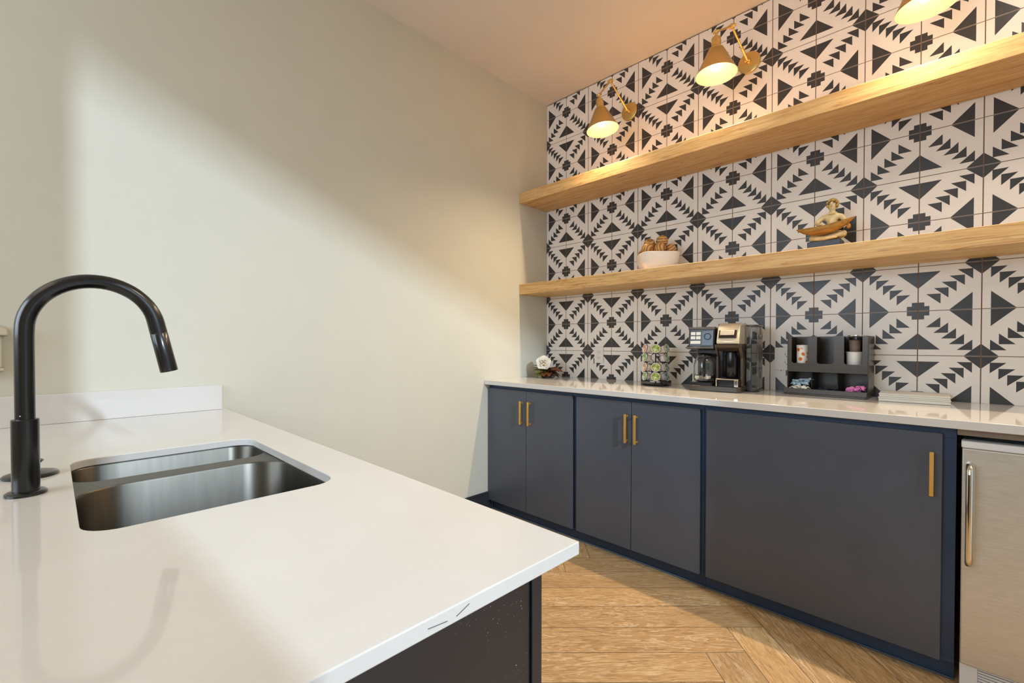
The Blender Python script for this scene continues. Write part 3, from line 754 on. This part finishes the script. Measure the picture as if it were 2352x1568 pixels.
def cup(name, x, y, z, h, r0, r1, mat, lab, cat='cup', parentless=True, lidm=None):
    tt = thing(name, (x, y, z), lab, cat)
    MB().lathe([(0, .002), (r0-.002, .002), (r0-.001, 0), (r0, .001), (r1, h-.003), (r1+.0016, h-.0015), (r1+.0005, h), (r1-.001, h-.002), (r0-.002, .004), (0, .004)], (x, y, z), (0, 0, 1), 32).build('sleeve' if mat == 'orange' else 'wall', mat, tt)
    if mat == 'orange': MB().lathe([(r1+.0003, h-.016), (r1+.0012, h-.002), (r1+.0016, h-.0015)], (x, y, z), (0, 0, 1), 32).build('rim', 'paper', tt)
    return tt
cup('paper_cup', 1.797, -.100, 1.0345, .130, .028, .029, 'orange', 'white paper cup with an orange print in the left slot of the organizer')
cup('paper_cup', 2.009, -.098, 1.0345, .098, .031, .0335, 'paper', 'plain white paper cup at the bottom of the organizer right slot')
cup('cup_stack', 2.009, -.098, 1.133, .056, .021, .024, 'kraft', 'grey-brown paper cup stacked above the white cup in the organizer right slot')
tt = thing('cup_cover', (2.018, -.098, 1.1895), 'black plastic lids stacked on top of the right slot of the organizer', 'lid')
MB().lathe([(0, .016), (.030, .016), (.034, .013), (.035, .004), (.038, .002), (.038, 0), (.034, 0), (.033, .01), (0, .013)], (2.018, -.098, 1.1895), (0, 0, 1), 32).build('cover', 'black_p', tt)
MB().lathe([(.034, .019), (.0395, .018), (.0395, .021), (.033, .022)], (2.018, -.098, 1.1895), (0, 0, 1), 32).build('rim', 'chrome', tt)
rp = random.Random(5)
def packet(x, y, z, mat, lab, group, sz=(.040, .022)):
    m = MB(); rings = []
    ph = rp.random()*6
    for i in range(6):
        r = []
        for j in range(5):
            u, v = i/5-.5, j/4-.5
            r.append(Vector((u*sz[0], v*sz[1], .0055*math.cos(PI*u)*math.cos(PI*v)*2+.003*math.sin(9*u+ph)+.003*math.sin(8*v+ph*2))))
        rings.append(r)
    m.grid(rings, False)
    m.bm.transform(Matrix.Translation((x, y, z)) @ Euler((rp.uniform(-.9, .5), rp.uniform(-.6, .6), rp.uniform(0, 3))).to_matrix().to_4x4())
    o = m.build(mat.split('_')[1]+'_packet' if False else 'sweetener_packet', mat, None, (x, y, z), solid=.0016)
    return tag(o, lab, 'packet', group)
for i in range(9):
    packet(1.768+.0078*i, -.150+rp.uniform(-.012, .010), CT+.024+rp.random()*.008, 'pk_white', 'white sweetener packet in the lower left bin of the organizer', 'white packets in the left bin')
for i in range(16):
    k = i % 8
    packet(1.766+.0088*k, -.118+rp.uniform(-.01, .014), CT+.040+(i//8)*.012+rp.random()*.008+.002*k, 'pk_blue', 'pale blue sweetener packet heaped in the lower left bin of the organizer', 'blue packets in the left bin')
for i in range(14):
    k = i % 7
    packet(1.996+.0085*k, -.140+rp.uniform(-.012, .016), CT+.022+(i//7)*.010+rp.random()*.006+.0016*k, 'pk_pink', 'pink sweetener packet in the lower right bin of the organizer', 'pink packets in the right bin')
for i in range(6):
    packet(1.872+.012*i, -.125+rp.uniform(-.01, .01), CT+.020+rp.random()*.004, 'pk_navy', 'dark navy packet in the lower middle bin of the organizer', 'navy packets in the middle bin')

# ------------------------------------------------------------------ flat white boxes
for z0, z1, dx, lab in ((CT+.0006, CT+.0195, 0, 'lower of two flat white boxes stacked by the tile wall'), (CT+.0202, CT+.0350, .002, 'upper of two flat white boxes stacked by the tile wall')):
    tt = thing('flat_box', (2.22, -.11, z0), lab, 'box')
    mm = Matrix.Translation((2.222, -.108, 0)) @ Matrix.Rotation(R(4), 4, 'Z') if False else Matrix.Translation((2.222, -.108, 0)) @ Matrix.Rotation(R(2.5), 4, 'Z')
    m = MB(); m.box((-.116+dx, -.094, z0), (.116-dx, .094, z1-.006), mm); m.build('tray', 'box_w', tt, bevel=.001)
    m = MB(); m.box((-.1175+dx, -.0955, z1-.0058), (.1175-dx, .0955, z1), mm); m.build('lid', 'box_w', tt, bevel=.001)

# ------------------------------------------------------------------ bowl of wooden balls
ST = 1.6155
bw = Vector((1.030, -.160, ST))
t = thing('ceramic_bowl', bw, 'white rounded-square ceramic bowl on the lower shelf, filled with wooden balls', 'bowl')
def se(hs, z, n=56, ex=4.2, rot=R(42)):
    r = []
    for i in range(n):
        a = 2*PI*i/n; c, s_ = math.cos(a), math.sin(a); k = (abs(c)**ex+abs(s_)**ex)**(-1/ex)*hs
        x, y = k*c, k*s_; r.append(bw+Vector((x*math.cos(rot)-y*math.sin(rot), x*math.sin(rot)+y*math.cos(rot), z)))
    return r
m = MB(); m.grid([se(.085, .0005), se(.093, .003), se(.106, .03), se(.114, .065), se(.118, .100), se(.1185, .1025), se(.117, .104), se(.1145, .103), se(.110, .065), se(.102, .032), se(.088, .010)], True, True, True)
m.build('wall', 'por', t)
tb = None
spots = [((-.060, -.040, .118), .034), ((.028, -.040, .150), .036), ((.078, .012, .120), .038), ((-.022, -.062, .108), .035), ((.045, -.045, .095), .033) , ((-.085, .030, .110), .035), ((-.045, .025, .140), .035), ((.005, .030, .125), .033)]
import itertools
vd = Vector((.46, -.89, 0)).normalized(); sd = Vector((.89, .46, 0)).normalized()
# offsets given as (sideways to the right in view, towards camera, height)
places = [(-.072, .030, .122, .0355, 'striped brown wooden ball at the left of the bowl, in front'), (.025, .005, .173, .0362, 'striped brown wooden ball on top of the pile in the bowl'),
          (.078, .008, .121, .0345, 'striped brown wooden ball at the right end of the bowl'), (-.003, .050, .118, .035, 'striped brown wooden ball at the front middle, low in the bowl'),
          (-.040, -.034, .163, .0345, 'striped brown wooden ball high at the left back of the bowl'), (-.074, -.045, .100, .033, 'striped brown wooden ball behind the left rim of the bowl'),
          (.018, -.062, .128, .033, 'striped brown wooden ball mostly hidden at the back of the bowl')]
for i, (sx, tc, z, r, lab) in enumerate(places):
    c = bw+Vector((.703, .711, 0))*sx+Vector((.711, -.703, 0))*tc+Vector((0, 0, z+.013))
    m = MB(); m.ball((0, 0, 0), r, 28); o = m.build('decorative_ball', 'ball', None, (0, 0, 0)); o.location = c; o.rotation_euler = (i*1.3, i*.9+.4, i*2.1)
    tag(o, lab, 'ball', 'wooden balls in the bowl')

# ------------------------------------------------------------------ figurine
fy0 = -.165
t = thing('figurine', (1.905, fy0, ST), 'gilt seated figurine with a long boat-shaped tray across its lap, on the lower shelf', 'figurine')
m = MB(); m.box((1.832, fy0-.045, ST+.0005), (1.966, fy0+.05, ST+.047)); m.build('plinth', 'blk_base', t, bevel=.002)
def skin(name, pts, edges, radii, mat, parent, root=0):
    me = bpy.data.meshes.new(name); S = 4.0
    par = Vector(parent.location)
    me.from_pydata([tuple((Vector(p)-par)) for p in pts], edges, []); o = bpy.data.objects.new(name, me); COL.objects.link(o); o.parent = parent
    md = o.modifiers.new('skin', 'SKIN')
    for i, v in enumerate(me.skin_vertices[0].data): v.radius = (radii[i][0], radii[i][1]) if isinstance(radii[i], tuple) else (radii[i], radii[i])
    me.skin_vertices[0].data[root].use_root = True
    md.use_smooth_shade = True
    sb = o.modifiers.new('sub', 'SUBSURF'); sb.levels = 2; sb.render_levels = 2
    me.materials.append(M[mat]); return o
zb_ = ST+.047
def F(x, y, z): return (1.905+x, fy0+y, zb_+z)
pts = [F(.012, .012, .022), F(.014, .012, .055), F(.018, .008, .090), F(.020, .006, .118), F(.020, .002, .140), F(.021, -.002, .158), F(.021, -.003, .180),
       F(-.018, .006, .118), F(-.044, -.004, .092), F(-.030, -.034, .080), F(-.012, -.045, .076),
       F(.056, .004, .114), F(.074, -.006, .084), F(.058, -.034, .076), F(.040, -.045, .074),
       F(-.030, .000, .018), F(-.066, -.018, .020), F(-.020, -.040, .010), F(.030, -.046, .010), F(.050, -.048, .010),
       F(.052, .000, .020), F(.078, -.020, .028), F(.040, -.030, .018), F(-.005, -.034, .014)]
ed = [(0, 1), (1, 2), (2, 3), (3, 4), (4, 5), (5, 6), (3, 7), (7, 8), (8, 9), (9, 10), (3, 11), (11, 12), (12, 13), (13, 14), (0, 15), (15, 16), (16, 17), (17, 18), (18, 19), (0, 20), (20, 21), (21, 22), (22, 23)]
rad = [(.030, .022), (.024, .018), (.029, .020), (.026, .017), .0105, (.017, .018), (.016, .017), .014, .011, .0085, .007, .014, .011, .0085, .007, .019, .015, .0125, .0085, .006, .019, .015, .0125, .008]
skin('body', pts, ed, rad, 'gold_l', t)
# face features and hair
hc = Vector(F(.021, -.004, .170))
m = MB(); m.ball(hc+Vector((0, -.0205, .000)), .0034, 10, sc=(.8, 1.2, 1.6)); m.build('nose', 'gold_l', t)
m = MB()
for s_ in (-1, 1): m.ball(hc+Vector((s_*.0068, -.0172, .005)), .0024, 8, sc=(1.2, .8, .7))
m.build('eyes', 'hair', t)
m = MB(); m.ball(hc+Vector((0, -.0175, -.009)), .0035, 8, sc=(1.4, .7, .5)); m.build('mouth', 'hair', t)
m = MB(); rh = random.Random(2)
for i in range(64):
    a = rh.uniform(0, 2*PI); e = rh.uniform(-.75, 1.5); d = Vector((math.cos(e)*math.cos(a), math.cos(e)*math.sin(a), math.sin(e)))
    if d.y < -.50 and d.z < .62: continue
    m.ball(hc+Vector((d.x*.021, d.y*.019+.002, d.z*.0225+.004)), .0066, 8)
m.build('hair', 'hair', t)
m = MB(); m.tube([Vector(F(.020, .000, .128))+Vector((.0165*math.cos(2*PI*i/20), .0145*math.sin(2*PI*i/20)-.003, -.004*math.sin(2*PI*i/20)*-1)) for i in range(20)], .0011, 6, closed=True); m.build('necklace', 'boatm', t)
# boat shaped tray
rings = []
for i in range(17):
    u = i/16*2-1; x = .118*u
    w = .034*(1-abs(u)**2.4)+.002; hh = .030*(1-abs(u)**2.8)+.002
    zc_ = .059+.020*u*u+.006*u; r = []
    for j in range(16):
        a = 2*PI*j/16; r.append(Vector(F(x, -.048+w*math.cos(a)*.8, zc_+(hh*math.sin(a) if math.sin(a) < 0 else .35*hh*math.sin(a))+.006*u)))
    rings.append(r)
m = MB(); m.grid(rings, True, True, True); m.build('boat_tray', 'boatm', t)
m = MB(); m.ball(F(.092, -.050, .050), .009, 12, sc=(1, .7, 1.4)); m.build('carved_scroll', 'boatm', t)
m = MB(); m.box((1.905+.03, fy0+.018, zb_+.05), (1.905+.062, fy0+.024, zb_+.128)); m.build('back_slab', 'blk_base', t, bevel=.001)

# ------------------------------------------------------------------ lights
def area(name, loc, target, sx, sy, e, col):
    l = bpy.data.lights.new(name, 'AREA'); l.shape = 'RECTANGLE'; l.size = sx; l.size_y = sy; l.energy = e; l.color = col
    o = bpy.data.objects.new(name, l); COL.objects.link(o); o.location = loc
    o.rotation_euler = (Vector(target)-Vector(loc)).to_track_quat('-Z', 'Y').to_euler(); return o
area('daylight_through_opening', (6.0, -2.46, 2.9), (0, -1.6, 1.2),   .05, .17, 205, (.66, .83, 1.0))  # daylight source set behind the invented opening that trims its patch
area('cool_fill', (1.1, -5.0, 1.9), (1.1, 0, 1.2), 1.8, 1.3, 50, (.70, .84, 1.0))  # added cool fill for tiles and cabinet fronts, no window built here
area('warm_fill_rear', (1.6, -4.4, 3.03), (1.6, -4.4, 0), 2.4, 1.2, 12, (1, .84, .60))  # added warm fill behind the camera, no ceiling fitting modelled
area('warm_fill_right', (3.0, -1.1, 3.04), (3.0, -1.1, 0), .6, .6, 20, (1, .90, .76))  # added fill to lift the tile wall, stands for no fitting
w = bpy.data.worlds.new('world'); bpy.context.scene.world = w; w.use_nodes = True
bg = w.node_tree.nodes['Background']; bg.inputs[0].default_value = (.62, .80, 1.0, 1); bg.inputs[1].default_value = 1.0

sc = bpy.context.scene
sc.view_settings.view_transform = 'Standard'; sc.view_settings.look = 'None'; sc.view_settings.exposure = .0; sc.view_settings.gamma = 1
sc.view_settings.use_curve_mapping = False
sc.cycles.max_bounces = 10; sc.cycles.diffuse_bounces = 5
